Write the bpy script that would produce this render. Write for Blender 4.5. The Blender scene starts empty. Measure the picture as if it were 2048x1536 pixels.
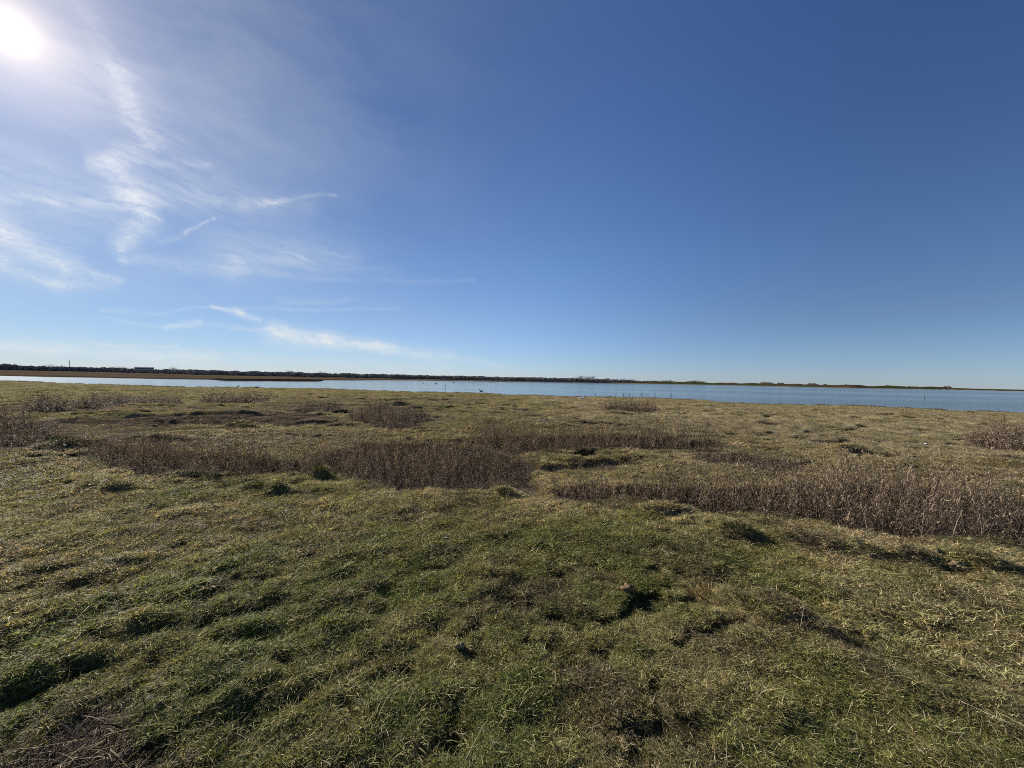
import bpy, math, random
import numpy as np
from mathutils import Vector, Matrix

random.seed(7)
RNG = np.random.default_rng(11)
S = bpy.context.scene
COL = S.collection
R = math.radians

# ------------------------------------------------------------------ camera
EYE = 1.6
pitch, roll = R(0.72), R(1.17)
cam_d = bpy.data.cameras.new("camera")
cam = bpy.data.objects.new("camera", cam_d)
COL.objects.link(cam)
S.camera = cam
cam_d.sensor_width = 36.0
cam_d.lens = 770.0 / 2048.0 * 36.0
cam_d.clip_start = 0.05
cam_d.clip_end = 30000
fw = Vector((0, math.cos(pitch), -math.sin(pitch)))
r0 = Vector((1, 0, 0)); u0 = r0.cross(fw)
rt = r0 * math.cos(roll) + u0 * math.sin(roll)
up = -r0 * math.sin(roll) + u0 * math.cos(roll)
m = Matrix.Identity(4)
for i in range(3):
    m[i][0] = rt[i]; m[i][1] = up[i]; m[i][2] = -fw[i]
m[2][3] = EYE
cam.matrix_world = m

# ------------------------------------------------------------------ exposure
S.view_settings.view_transform = 'Standard'
S.view_settings.look = 'None'
S.view_settings.gamma = 1
S.view_settings.use_curve_mapping = False
S.view_settings.exposure = 0.6
S.cycles.max_bounces = 5
S.cycles.diffuse_bounces = 2
S.cycles.glossy_bounces = 2
S.cycles.transmission_bounces = 3
S.cycles.transparent_max_bounces = 8
S.cycles.use_denoising = False
S.cycles.filter_width = 0.95
S.cycles.caustics_reflective = False
S.cycles.caustics_refractive = False

# ------------------------------------------------------------------ sun and sky
SUN_AZ, SUN_EL = -52.7, 27.75        # azimuth from +Y towards +X
sv = Vector((math.sin(R(SUN_AZ)) * math.cos(R(SUN_EL)), math.cos(R(SUN_AZ)) * math.cos(R(SUN_EL)), math.sin(R(SUN_EL))))
sl = bpy.data.lights.new("sun", 'SUN')
sl.energy = 5.0
sl.angle = R(0.53)
sl.color = (1.0, 0.93, 0.80)
so = bpy.data.objects.new("sun", sl)
so.rotation_euler = sv.to_track_quat('Z', 'Y').to_euler()
so.location = (-40, 30, 30)
COL.objects.link(so)


class N:
    """thin wrapper so that node maths reads like maths"""
    def __init__(s, nt, sock): s.nt, s.s = nt, sock
    def _m(s, op, *a, clamp=False):
        n = s.nt.nodes.new('ShaderNodeMath'); n.operation = op; n.use_clamp = clamp
        for i, v in enumerate((s,) + a):
            if isinstance(v, N): s.nt.links.new(v.s, n.inputs[i])
            else: n.inputs[i].default_value = v
        return N(s.nt, n.outputs[0])
    def __add__(s, o): return s._m('ADD', o)
    def __sub__(s, o): return s._m('SUBTRACT', o)
    def __mul__(s, o): return s._m('MULTIPLY', o)
    def __truediv__(s, o): return s._m('DIVIDE', o)
    def rsub(s, v): return (s * -1.0) + v
    def pow(s, e): return s._m('POWER', e)
    def exp(s): return s._m('EXPONENT')
    def mx(s, o): return s._m('MAXIMUM', o)
    def mn(s, o): return s._m('MINIMUM', o)
    def clamp(s): return s._m('ADD', 0.0, clamp=True)
    def ss(s, a, b):
        n = s.nt.nodes.new('ShaderNodeMapRange'); n.interpolation_type = 'SMOOTHSTEP'
        s.nt.links.new(s.s, n.inputs[0]); n.inputs[1].default_value = a; n.inputs[2].default_value = b
        return N(s.nt, n.outputs[0])


def combine(nt, x, y, z):
    n = nt.nodes.new('ShaderNodeCombineXYZ')
    for i, v in enumerate((x, y, z)):
        if isinstance(v, N): nt.links.new(v.s, n.inputs[i])
        else: n.inputs[i].default_value = v
    return n.outputs[0]


def noise_node(nt, vec, scale, detail=4.0, rough=0.55, dist=0.0):
    n = nt.nodes.new('ShaderNodeTexNoise')
    n.inputs['Scale'].default_value = scale; n.inputs['Detail'].default_value = detail
    n.inputs['Roughness'].default_value = rough; n.inputs['Distortion'].default_value = dist
    nt.links.new(vec, n.inputs['Vector'])
    return N(nt, n.outputs['Fac'])


def mixc(nt, f, a, b, mode='MIX'):
    n = nt.nodes.new('ShaderNodeMix'); n.data_type = 'RGBA'; n.blend_type = mode
    for sock, v in ((n.inputs[0], f), (n.inputs[6], a), (n.inputs[7], b)):
        if isinstance(v, N): nt.links.new(v.s, sock)
        elif isinstance(v, bpy.types.NodeSocket): nt.links.new(v, sock)
        elif isinstance(v, (float, int)): sock.default_value = v
        else: sock.default_value = (*v, 1.0)
    return n.outputs[2]


def build_world():
    w = bpy.data.worlds.new("World"); S.world = w; w.use_nodes = True
    nt = w.node_tree; nt.nodes.clear()
    out = nt.nodes.new('ShaderNodeOutputWorld'); bg = nt.nodes.new('ShaderNodeBackground')
    nt.links.new(bg.outputs[0], out.inputs[0])
    bg.inputs['Strength'].default_value = 0.066
    sky = nt.nodes.new('ShaderNodeTexSky'); sky.sky_type = 'NISHITA'
    sky.sun_disc = False
    sky.sun_elevation = R(SUN_EL); sky.sun_rotation = R(SUN_AZ)
    sky.altitude = 0; sky.air_density = 1.0; sky.dust_density = 0.0; sky.ozone_density = 2.5
    tc = nt.nodes.new('ShaderNodeTexCoord')
    sep = nt.nodes.new('ShaderNodeSeparateXYZ'); nt.links.new(tc.outputs['Generated'], sep.inputs[0])
    X, Y, Z = (N(nt, sep.outputs[i]) for i in range(3))
    K = 180 / math.pi
    az = X._m('ARCTAN2', Y) * K
    el = Z.mx(-1.0).mn(1.0)._m('ARCSINE') * K
    # angle from the sun
    dot = nt.nodes.new('ShaderNodeVectorMath'); dot.operation = 'DOT_PRODUCT'
    nt.links.new(tc.outputs['Generated'], dot.inputs[0]); dot.inputs[1].default_value = sv
    ang = N(nt, dot.outputs['Value']).mn(1.0).mx(-1.0)._m('ARCCOSINE') * K
    elp = el.mx(0.0)
    # clear sky, graded towards the deeper blue of the photograph higher up
    cr = nt.nodes.new('ShaderNodeValToRGB'); nt.links.new((elp / 90.0).clamp().s, cr.inputs[0])
    for i, (e_, c_) in enumerate(SKY_TINT):
        k = cr.color_ramp.elements[i] if i < 2 else cr.color_ramp.elements.new(e_ / 90.0)
        k.position = e_ / 90.0; k.color = (*c_, 1)
    tint = cr.outputs[0]
    base = mixc(nt, 1.0, sky.outputs[0], tint, 'MULTIPLY')
    # the sky darkens slowly away from the sun and less steeply towards it
    base = mixc(nt, 1.0, base, mixc(nt, ang.ss(75.0, 35.0), (1, 1, 1), (0.99, .91, .86)), 'MULTIPLY')
    fall = ang.ss(8.0, 58.0) * 0.26 + 0.72 - ang.ss(52.0, 100.0) * (elp.ss(0.5, 9.0) * 0.15 + 0.10)
    sc = nt.nodes.new('ShaderNodeVectorMath'); sc.operation = 'SCALE'
    nt.links.new(base, sc.inputs[0]); nt.links.new(fall.s, sc.inputs[3]); base = sc.outputs[0]
    # thin cirrus: domain warped coordinates in degrees
    pv = combine(nt, az, el, 0.0)
    w1 = (noise_node(nt, pv, 0.16, 3) - 0.5)
    pv2 = combine(nt, az + 37.0, el + 11.0, 3.0)
    w2 = (noise_node(nt, pv2, 0.16, 3) - 0.5)
    w3 = (noise_node(nt, pv2, 1.1, 4, .65) - 0.5)
    w4 = (noise_node(nt, pv, 1.1, 4, .65) - 0.5)
    azw = az + w1 * 2.6 + w3 * 1.3
    elw = el + w2 * 1.9 + w4 * 1.0
    # fibres: streaky noise, drawn out mostly along the horizon
    fib = noise_node(nt, combine(nt, azw * 0.22, elw * 1.25 + azw * 0.10, 0.0), 1.0, 6, 0.62, 0.6)
    fine = noise_node(nt, combine(nt, azw * 0.9 - elw * 0.5, elw * 1.6 + azw * 0.3, 5.0), 1.3, 5, 0.6, 0.8)
    veil = noise_node(nt, combine(nt, azw * 0.05, elw * 0.13, 8.0), 1.0, 4, 0.55, 0.4)
    acc = None
    for (a0, e0, a1, e1, w0, w1_, s, kind) in CLOUDS:
        dx, dy = a1 - a0, e1 - e0
        L2 = max(dx * dx + dy * dy, 1e-4)
        px, py = ((az + w1 * 2.6 + w3 * .3) - a0, (el + w2 * 1.9 + w4 * .2) - e0) if kind == 'n' else (azw - a0, elw - e0)
        t = ((px * dx + py * dy) / L2).clamp()
        qx, qy = px - t * dx, py - t * dy
        wd = t * (w1_ * 1.45 - w0 * 1.45) + w0 * 1.45
        d2 = (qx * qx + qy * qy) / (wd * wd)
        f = (d2 * -1.0).exp() * s
        if kind == 'n': f = f * (fib.ss(0.3, 0.6) * 0.6 + 0.3)
        if kind == 'f': f = f * fib.ss(0.36, 0.66)
        elif kind == 'p': f = f * (fine.ss(0.28, 0.72) * 0.34 + fib.ss(.36, .66) * 0.26 + 0.17)
        acc = f if acc is None else acc + f
    # veil of high haze in the sunward sky, thinning out away from the sun, over all azimuths
    sunward = ((ang * ang) * (-1.0 / (28.0 * 28.0))).exp()
    band = elp.ss(1.0, 12.0) * 0.7 + 0.3
    acc = acc + sunward * veil.ss(0.25, 0.75) * band * 0.30 + sunward * 0.05
    acc = acc + fib.ss(0.5, 0.75) * sunward * 0.05
    acc = acc._m('MULTIPLY', 0.76, clamp=True)
    # cirrus forward-scatters: brighter close to the sun
    near = (ang * (-1 / 13.0)).exp()
    cl = mixc(nt, near.clamp(), CLOUD_FAR, CLOUD_NEAR)
    c1 = mixc(nt, acc, base, cl)
    # aureole
    g1 = (ang * (-1 / 2.3)).exp() * 5.5
    g2 = (ang * (-1 / 7.0)).exp() * 4.2
    g3 = (ang * (-1 / 17.0)).exp() * 1.25
    def glow(g, col):
        n = nt.nodes.new('ShaderNodeVectorMath'); n.operation = 'SCALE'
        n.inputs[0].default_value = col; nt.links.new(g.s, n.inputs[3]); return n.outputs[0]
    def addv(a, b):
        n = nt.nodes.new('ShaderNodeVectorMath'); n.operation = 'ADD'
        nt.links.new(a, n.inputs[0]); nt.links.new(b, n.inputs[1]); return n.outputs[0]
    c2 = addv(c1, glow(g1, (1.0, 0.62, 0.22)))
    c2 = addv(c2, glow(g2, (1.0, 0.86, 0.70)))
    c2 = addv(c2, glow(g3, (0.72, 0.88, 1.05)))
    g0 = ((ang * (-1 / 0.50)).exp() * 26.0).mn(60.0)
    c2 = addv(c2, glow(g0, (1.0, 0.93, 0.74)))
    nt.links.new(c2, bg.inputs['Color'])
    w.cycles.sampling_method = 'MANUAL'
    w.cycles.sample_map_resolution = 1024


# elevation in degrees, colour balance of the clear sky there
SKY_TINT = [(0, (.58, .78, 1.32)), (90, (.62, .80, 1.10)), (3, (.63, .80, 1.20)), (8, (.72, .85, 1.12)), (16, (.72, .90, 1.18)), (38, (.62, .81, 1.15))]
CLOUD_FAR = (7.4, 7.9, 8.0)
CLOUD_NEAR = (8.9, 8.8, 9.1)
# cirrus and old condensation trails: azimuth, elevation from / to, half widths in degrees, density, texture
CLOUDS = [
    # the kinked, spread trail right of the sun
    (-48.8, 32.0, -45.9, 28.5, .8, .7, 0.18, 'p'), (-45.9, 28.0, -45.1, 25.4, .7, .8, 0.44, 'p'),
    (-45.1, 25.4, -43.3, 23.5, .7, .8, 0.36, 'p'), (-43.4, 23.3, -46.2, 20.4, .9, 1.2, 0.34, 'p'),
    (-46.2, 20.4, -44.8, 17.6, .9, .8, 0.40, 'p'), (-44.8, 17.6, -43.6, 15.9, .9, .7, 0.50, 'p'),
    (-43.4, 15.9, -45.3, 13.2, .6, .7, 0.53, 'p'), (-45.2, 13.5, -45.2, 11.4, .5, .3, 0.40, 'p'),
    # horizontal streaks
    (-62, 13.2, -50.3, 15.5, .5, .35, .45, 'p'), (-43, 18.6, -35.4, 20.0, .7, .45, .26, 'p'),
    (-35.4, 19.9, -31.3, 21.0, .35, .3, .34, 'n'), (-33, 20.6, -24.8, 22.8, .26, .12, .30, 'n'), (-50, 15.6, -42, 17.9, .35, .4, .24, 'n'),
    (-40.6, 15.35, -37.7, 17.6, .12, .08, .34, 'n'), (-43, 13.8, -40.6, 15.3, .2, .16, .14, 'n'),
    (-47.5, 19.9, -38.3, 22.8, .3, .2, .18, 'n'),
    # feathered bank low at the left
    (-62, 13.2, -53.1, 12.2, 1.0, .9, .5, 'p'), (-53.5, 12.2, -49.3, 10.0, .9, .5, .55, 'p'),
    (-49.3, 9.9, -45.6, 9.5, .55, .22, .62, 'p'), (-62, 10.5, -53.1, 9.3, .6, .5, .5, 'p'),
    (-53.1, 9.2, -50.0, 8.1, .6, .5, .6, 'p'), (-50.0, 8.2, -46.0, 8.9, .4, .3, .45, 'p'),
    # soft sheet in the middle left
    (-44.8, 11.6, -36.0, 12.4, .4, .9, .34, 'p'), (-36.0, 12.6, -29.0, 14.9, .9, .8, .28, 'p'),
    (-29.0, 14.6, -16.5, 14.4, .7, .5, .14, 'p'), (-38, 12.0, -5.8, 14.0, .3, .2, .12, 'n'),
    # broad thin veils
    (-60, 15.5, -46, 16.0, 2.6, 1.8, .30, 'n'), (-58, 12.0, -50, 11.0, 1.8, 1.2, .26, 'n'), (-36, 14.2, -24, 15.4, 2.0, 1.6, .22, 'n'),
    (-44, 18.4, -28, 21.0, 1.8, 1.0, .16, 'n'), (-32, 5.0, -9, 3.1, .9, .6, .34, 'n'), (-55, 2.2, -38, 1.8, .7, .6, .34, 'n'),
    (-47, 27, -40, 22, 2.5, 2.0, .15, 'n'),
    # low streaks above the horizon
    (-47.0, 6.2, -30, 8.6, .12, .12, .22, 'n'), (-30, 8.6, -16.4, 9.7, .14, .12, .20, 'n'),
    (-37.9, 7.55, -35.6, 7.2, .14, .28, .62, 'n'), (-35.8, 7.25, -33.4, 6.65, .26, .22, .70, 'n'),
    (-31.2, 9.4, -22.0, 10.3, .35, .2, .16, 'n'),
    (-46.8, 5.6, -42, 5.25, .12, .2, .22, 'n'), (-42.2, 5.3, -39.0, 5.5, .2, .25, .56, 'n'),
    (-39.0, 5.5, -33.0, 5.2, .25, .25, .30, 'p'), (-36.0, 5.5, -30.0, 5.6, .2, .3, .50, 'p'),
    (-31.4, 5.3, -25.0, 4.8, .75, .75, 1.0, 'p'), (-25.5, 4.7, -17.6, 3.9, .65, .4, .9, 'p'),
    (-27.5, 4.2, -12.0, 3.4, .5, .4, .30, 'p'), (-20.0, 3.8, -1.5, 2.0, .4, .3, .34, 'p'),
    (-47.0, 2.7, -41.0, 3.0, .14, .14, .34, 'n'), (-62, 1.8, -48.0, 1.8, .3, .3, .42, 'p'),
    (-48.0, 1.7, -34.0, 1.9, .3, .3, .26, 'p'), (-34.0, 2.0, -9.0, 1.4, .5, .3, .22, 'p'),
]
build_world()

# ------------------------------------------------------------------ numpy noise
def _h(ix, iy, seed):
    n = (ix.astype(np.int64) * 374761393 + iy.astype(np.int64) * 668265263 + seed * 1442695041) & 0xffffffff
    n = ((n ^ (n >> 13)) * 1274126177) & 0xffffffff
    n = n ^ (n >> 16)
    return (n & 0xffffff) / float(0xffffff)


def vn(x, y, seed=0):
    ix = np.floor(x); iy = np.floor(y)
    fx = x - ix; fy = y - iy
    fx = fx * fx * (3 - 2 * fx); fy = fy * fy * (3 - 2 * fy)
    a = _h(ix, iy, seed); b = _h(ix + 1, iy, seed); c = _h(ix, iy + 1, seed); d = _h(ix + 1, iy + 1, seed)
    return (a + (b - a) * fx) * (1 - fy) + (c + (d - c) * fx) * fy


def fbm(x, y, seed=0, octv=3, gain=0.5):
    s = 0; a = 1.0; t = 0
    for i in range(octv):
        ca, sa = math.cos(i * 0.9 + seed), math.sin(i * 0.9 + seed)
        s = s + a * vn((x * ca - y * sa) + i * 17.3, (x * sa + y * ca) - i * 9.1, seed + i * 13)
        t += a; a *= gain; x = x * 2.03; y = y * 2.03
    return s / t - 0.5


def sst(a, b, v):
    t = np.clip((v - a) / (b - a), 0, 1); return t * t * (3 - 2 * t)


def sd_poly(x, y, poly):
    """signed distance to a closed outline, negative inside; 9 where it is far away"""
    P = np.array(poly, float)
    out = np.full(x.shape, 9.0)
    pad = 1.5
    k = (x > P[:, 0].min() - pad) & (x < P[:, 0].max() + pad) & (y > P[:, 1].min() - pad) & (y < P[:, 1].max() + pad)
    if not k.any(): return out
    X, Y = x[k], y[k]
    d = np.full(X.shape, 1e9); ins = np.zeros(X.shape, bool)
    for i in range(len(P)):
        ax, ay = P[i]; bx, by = P[(i + 1) % len(P)]
        ex, ey = bx - ax, by - ay
        t = np.clip(((X - ax) * ex + (Y - ay) * ey) / (ex * ex + ey * ey + 1e-9), 0, 1)
        d = np.minimum(d, np.hypot(X - ax - t * ex, Y - ay - t * ey))
        if ay != by:
            cr = ((ay > Y) != (by > Y)) & (X < (bx - ax) * (Y - ay) / (by - ay) + ax)
            ins ^= cr
    out[k] = np.where(ins, -d, d)
    return out


# ------------------------------------------------------------------ layout on the ground, in metres
# stands of dead herbs: outline, stem height, stems per square metre, hollow depth, hue 0 purple brown .. 1 tan, label
BEDS = [
    ([(-7.96, 7.14), (-6.29, 6.26), (-5.32, 5.91), (-4.36, 6.08), (-3.26, 6.33), (-3.59, 7.06), (-5.19, 7.37), (-7.23, 7.7), (-8.7, 8.14)],
     .50, 240, .20, .30, "long purple brown stand of dead stems behind the dark tussocks of the turf, at the left"),
    ([(-3.28, 6.36), (-2.53, 6.06), (-1.81, 5.79), (-1.25, 5.66), (-0.46, 5.91), (0.38, 6.62), (0.52, 7.43), (-0.69, 8.63), (-2.04, 9.15), (-3.58, 9.12), (-3.77, 7.5)],
     .43, 190, .24, .26, "broadest stand of dead stems, filling the hollow in the middle of the marsh"),
    ([(-1.16, 9.25), (-0.12, 8.33), (0.91, 8.87), (2.17, 9.35), (3.39, 9.35), (5.41, 9.82), (5.82, 10.96), (2.66, 11.5), (-0.99, 10.58)],
     .62, 88, .16, .58, "tall hedge-like row of dead brown stems behind the middle hollow"),
    ([(3.86, 8.14), (4.22, 7.55), (4.82, 7.26), (5.51, 7.24), (6.0, 7.96), (5.37, 8.99), (4.25, 8.86)],
     .34, 110, .16, .3, "small low stand of dead stems between the tall row and the large right stand"),
    ([(0.31, 5.28), (0.86, 5.07), (1.52, 5.29), (2.03, 5.0), (2.66, 4.84), (3.32, 4.79), (3.92, 4.41), (4.25, 4.17), (5.0, 4.11), (5.95, 4.03), (7.91, 5.37), (6.74, 5.88), (5.93, 6.24), (4.59, 6.08), (3.31, 5.9), (2.15, 5.9), (1.35, 5.76), (0.6, 5.71)],
     .60, 190, .26, .62, "nearest and largest stand of tan brown dead stems with pale leaning stalks"),
    ([(-10.33, 6.95), (-10.25, 7.71), (-10.39, 8.3), (-11.47, 9.72), (-13.96, 11.64), (-16.42, 12.35), (-18.06, 12.15)],
     .50, 70, .14, .15, "dark stand of dead stems cut by the left edge of the photo"),
    ([(-5.87, 14.01), (-3.83, 11.69), (-3.16, 12.03), (-3.1, 14.3), (-3.65, 16.26), (-6.2, 18.15), (-6.86, 16.36)],
     .50, 45, .14, .15, "purple brown clump of dead stems ending in a bushy head beyond the middle hollow"),
    ([(-20.92, 16.54), (-19.11, 15.75), (-19.58, 16.77), (-21.88, 18.64), (-23.4, 18.69)],
     .62, 40, .10, .15, "small round dark clump of dead stems far back near the left edge"),
    ([(-21.84, 19.03), (-18.21, 17.02), (-19.81, 19.46), (-19.9, 21.17), (-17.87, 20.74), (-20.39, 23.65), (-23.69, 23.27), (-23.95, 21.1)],
     .45, 26, .12, .15, "ragged dark strip of dead stems beside the round clump"),
    ([(-18.28, 22.57), (-15.93, 22.15), (-15.03, 23.45), (-17.07, 26.62), (-20.63, 25.46)],
     .50, 22, .10, .25, "farthest thin strip of dead stems, short of the bright water"),
    ([(-10.1, 17.94), (-8.5, 17.09), (-8.22, 19.0), (-9.21, 20.65), (-11.1, 20.19)],
     .38, 30, .10, .15, "low dark patch of dead stems behind the black-edged bank"),
    ([(5.56, 23.52), (6.3, 21.33), (8.01, 21.47), (9.4, 25.22), (6.37, 26.25)],
     .55, 22, .05, .6, "lone brown clump of dead stems on the open turf close to the water"),
    ([(13.85, 11.72), (13.17, 10.34), (14.41, 9.81), (19.32, 13.17), (16.39, 13.58)],
     .55, 45, .05, .65, "sparse tan stand of dead stems at the right edge of the photo"),
]
MUD = [  # bare, litter covered hollows: outline, depth, strength
    ([(-14.6, 12.0), (-11.6, 11.3), (-9.3, 11.9), (-8.0, 13.4), (-7.2, 15.9), (-9.4, 17.6), (-12.4, 16.3), (-15.6, 14.2)], .10, 1.),
    ([(0.34, 6.61), (1.43, 6.89), (2.67, 7.63), (2.74, 8.13), (1.63, 7.87), (0.56, 7.3)], .12, .7),
    ([(-3.33, 6.39), (-2.49, 5.97), (-1.59, 5.56), (-0.86, 5.48), (-0.15, 5.63), (0.35, 5.32), (0.61, 5.85), (0.34, 6.61), (-1.33, 5.99)], .13, .9),
    ([(-9.43, 7.78), (-9.34, 8.73), (-8.12, 8.64), (-8.75, 9.32), (-10.12, 9.03), (-10.09, 8.32)], .16, .6),
    ([(-7.8, 12.43), (-6.69, 12.17), (-5.64, 13.05), (-6.17, 14.71), (-8.2, 13.63)], .18, .9),
    ([(-2.14, 1.52), (-2.15, 1.62), (-2.16, 1.85), (-1.99, 1.87), (-1.9, 1.75), (-1.67, 1.68), (-1.56, 1.55), (-1.54, 1.42), (-1.98, 1.41)], .10, 1.),
]
MOUNDS = [  # x, y, half length, half depth, heading, height
    (-6.85, 22.7, .75, .35, 0, .30), (-8.2, 11.6, .45, .25, 0, .18), (-5.34, 5.24, .17, .12, 0, .09), (-5.78, 5.32, .12, .1, 0, .06),
    (-3.55, 5.42, .2, .1, .1, .08), (-3.2, 5.32, .13, .1, 0, .08), (-3.06, 6.2, .13, .10, 0, .12), (-5.0, 6.02, .45, .14, 0, .11),
    (-9.3, 8.1, .5, .25, .3, .16), (-8.4, 9.0, .8, .2, 0, .16), (2.43, 4.12, .22, .12, -.5, .10), (3.10, 3.92, .26, .09, -.6, .09),
    (3.45, 3.72, .22, .09, -.6, .08), (3.85, 3.62, .22, .1, -.5, .10), (4.25, 3.55, .25, .1, -.5, .10), (1.85, 2.72, .26, .10, -.75, .10),
    (8.8, 10.1, .28, .14, 0, .12), (-.07, 5.3, .12, .08, 0, .07), (1.93, 4.82, .26, .12, 0, .09), (-1.25, 12.3, .5, .2, 0, .08),
    (2.2, 4.5, .35, .12, 0, .06), (-.9, 8.9, .8, .2, .3, .06), (1.4, 7.9, .6, .15, 0, .06), (3.0, 8.3, .5, .15, 0, .06),
    (-6.7, 12.9, 1.1, .3, 0, .14), 
]
NEAR = [(-180, 150), (-90, 140), (-56.7, 112.0), (-53.1, 101.9), (-49.6, 85.2), (-46.9, 79.6), (-45.2, 74.3), (-42.0, 67.2), (-34.2, 63.2), (-22.8, 56.5), (-16.2, 52.3), (-4.7, 50.6), (-1.8, 47.0), (5.7, 45.7), (12.9, 46.6), (19.8, 48.2), (26.1, 47.5), (29.0, 43.8), (31.8, 43.9), (41.3, 49.6), (47.1, 50.8), (50.3, 50.6), (53.1, 52.6), (56.8, 54.3), (90, 75), (180, 150)]
FAR = [(-180, 210), (-90, 200), (-56.7, 177.2), (-53.1, 172.1), (-46.9, 155.9), (-41.2, 145.9), (-38.1, 143.4), (-36.7, 127.2), (-28.8, 134.0), (-26.5, 139.7), (-25.9, 170.1), (-22.8, 178.3), (-16.2, 227.3), (-9.2, 256.6), (-1.8, 274.6), (5.6, 300.8), (12.9, 337.6), (19.7, 388.4), (31.7, 477.5), (41.3, 466.1), (48.7, 673.5), (53.1, 717.3), (56.8, 780.6), (90, 800), (180, 300)]
WATER_Z = -0.35


def fields(x, y):
    r = np.hypot(x, y); az = np.degrees(np.arctan2(x, y))
    bed = np.full(x.shape, 9.0)
    hollow = np.zeros(x.shape)
    near = r < 42
    for P, h, dn, dep, hue, lab in BEDS:
        sd = sd_poly(x, y, P)
        wob = sd + fbm(x * 1.8, y * 1.8, 5, 2) * 0.35 if (sd < 8.9).any() else sd
        bed = np.minimum(bed, wob)
        hollow = np.maximum(hollow, dep * (1 - sst(-0.32, 0.06, wob)))
    mud = np.zeros(x.shape)
    for P, dep, st in MUD:
        sd = sd_poly(x, y, P)
        sd = sd + fbm(x * 2.4, y * 2.4, 9, 2) * 0.4
        k = (1 - sst(-0.22, 0.08, sd))
        mud = np.maximum(mud, k * st); hollow = np.maximum(hollow, dep * k)
    mud = np.maximum(mud, 1 - sst(-0.15, 0.12, bed))
    return r, az, bed, mud, hollow


def pits(x, y, r):
    """hoof pocks and gaps between hummocks, 0..1"""
    wx = x + .10 * fbm(x / .2, y / .2, 901, 2); wy = y + .10 * fbm(x / .2, y / .2, 903, 2)
    p = sst(.04, .20, fbm(wx / .15, wy / .105, 905, 2)) * sst(-.12, .1, fbm(x / 1.3, y / 1.3, 907, 2))
    q = sst(.12, .25, fbm(wx / .95, wy / .5, 909, 3))
    return np.maximum(p * (1 - sst(7, 11, r)) * (1 - .75 * sst(3.2, 4.4, r) * (1 - sst(5.2, 6.5, r))), q * sst(6.5, 10, r) * 2.8 * (1 - sst(45, 60, r)))


def height(x, y, F=None):
    r, az, bed, mud, hollow = F if F is not None else fields(x, y)
    far = sst(8, 18, r)
    z = -0.2 * sst(6, 40, r)
    z = z + 0.07 * fbm(x / 2.6, y / 2.6, 21, 2) * (1 + 1.0 * far) * sst(1.0, 4.0, r)
    # tussocky turf: rounded hummocks with sharper gaps
    n1 = np.abs(fbm(x / 0.62, y / 0.62, 31, 2)) * 2
    z = z - 0.042 * (0.5 - np.minimum(n1, .5)) * (1 - 0.5 * sst(3.2, 4.6, r) * (1 - sst(5, 7, r)))
    z = z + 0.075 * fbm(x / 0.26, y / 0.26, 41, 2)
    z = z + 0.046 * fbm(x / 0.09, y / 0.09, 51, 2)
    z = z - 0.050 * pits(x, y, r)
    # trodden ridges running away at the near left
    ax, ay = x * .87 + y * .48, -x * .48 + y * .87
    lf = (1 - sst(-1.2, .9, x - (y - 2) * .3)) * (1 - sst(2.8, 4.2, y))
    wq = .12 * fbm(x / .3, y / .3, 63, 2)
    z = z + lf * (0.12 + .09 * (1 - sst(2.2, 2.9, y)) * (1 - sst(-1.1, -.3, x))) * (fbm((ax + wq) / 0.42, (ay + wq) / 0.16, 61, 3, .6))
    # the near ground drops a little towards the lower left corner
    z = z - 0.10 * (1 - sst(-2.6, -1.3, x)) * (1 - sst(1.6, 2.4, y))
    # near right: lumps lengthened along the slope of the light
    rf = sst(.4, 2.0, x) * (1 - sst(4.0, 5.0, y))
    bx, by = x * .8 - y * .6, x * .6 + y * .8
    z = z + rf * 0.07 * fbm(bx / 0.7, by / 0.28, 71, 2)
    # low hummocks and swales further off
    z = z + far * 0.40 * fbm(x / 1.5, y / 0.8, 81, 3) * (1 - .4 * sst(2, 8, x) * (1 - sst(18, 30, r)))
    for mx, my, a, b, hd, hh in MOUNDS:
        k = (np.abs(x - mx) < 3 * max(a, b)) & (np.abs(y - my) < 3 * max(a, b))
        if not k.any(): continue
        c, s = math.cos(hd), math.sin(hd)
        u = ((x[k] - mx) * c + (y[k] - my) * s) / a; v = (-(x[k] - mx) * s + (y[k] - my) * c) / b
        q = (u * u + v * v) * (1 + 1.6 * fbm(x[k] / (b * .9), y[k] / (b * .9), 95, 3))
        z[k] += hh * np.exp(-q * q * .8)
    z = z - hollow * (1 + .3 * fbm(x * 3, y * 3, 91, 2))
    # keep the ground under the eye a steady height
    z = z * sst(.3, 1.2, r)
    # lagoon
    rn = np.interp(az, [a for a, _ in NEAR], [b for _, b in NEAR])
    rf_ = np.interp(az, [a for a, _ in FAR], [b for _, b in FAR])
    rn = rn + (fbm(x / 3.0, y / 3.0, 101, 3)) * 3.2 * (rn / 50)
    rf_ = rf_ + fbm(az / 1.4, az * 0 + 3, 103, 3) * 5
    z = np.where(r > rn - 14, z * sst(0, 14, np.abs(np.minimum(r - rn, 0))) * .8 + (-0.27 + .1 * fbm(x, y, 7, 2)) * (1 - .8 * sst(0, 14, np.abs(np.minimum(r - rn, 0)))), z)
    wet = sst(-.5, .7, r - rn)
    z = z * (1 - wet) + -0.75 * wet
    land = sst(-1.0, 3, r - rf_)
    flat = -0.12 + 0.35 * fbm(x / 14, y / 14, 111, 3)
    dune = sst(13, 17.5, az) * (1 - sst(100, 140, az)) * sst(8, 70, r - rf_)
    flat = flat + sst(-38.6, -37, az) * (1 - sst(-26.6, -25.9, az)) * .28 * (1 - sst(10, 22, r - rf_))
    flat = flat + dune * (2.3 + 2.2 * np.clip(fbm(az / 1.1, az * 0, 121, 3) + .12, -.2, 1)) * (1 - .7 * sst(47, 53, az))
    z = z * (1 - land) + flat * land
    return z, rn, rf_


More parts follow.
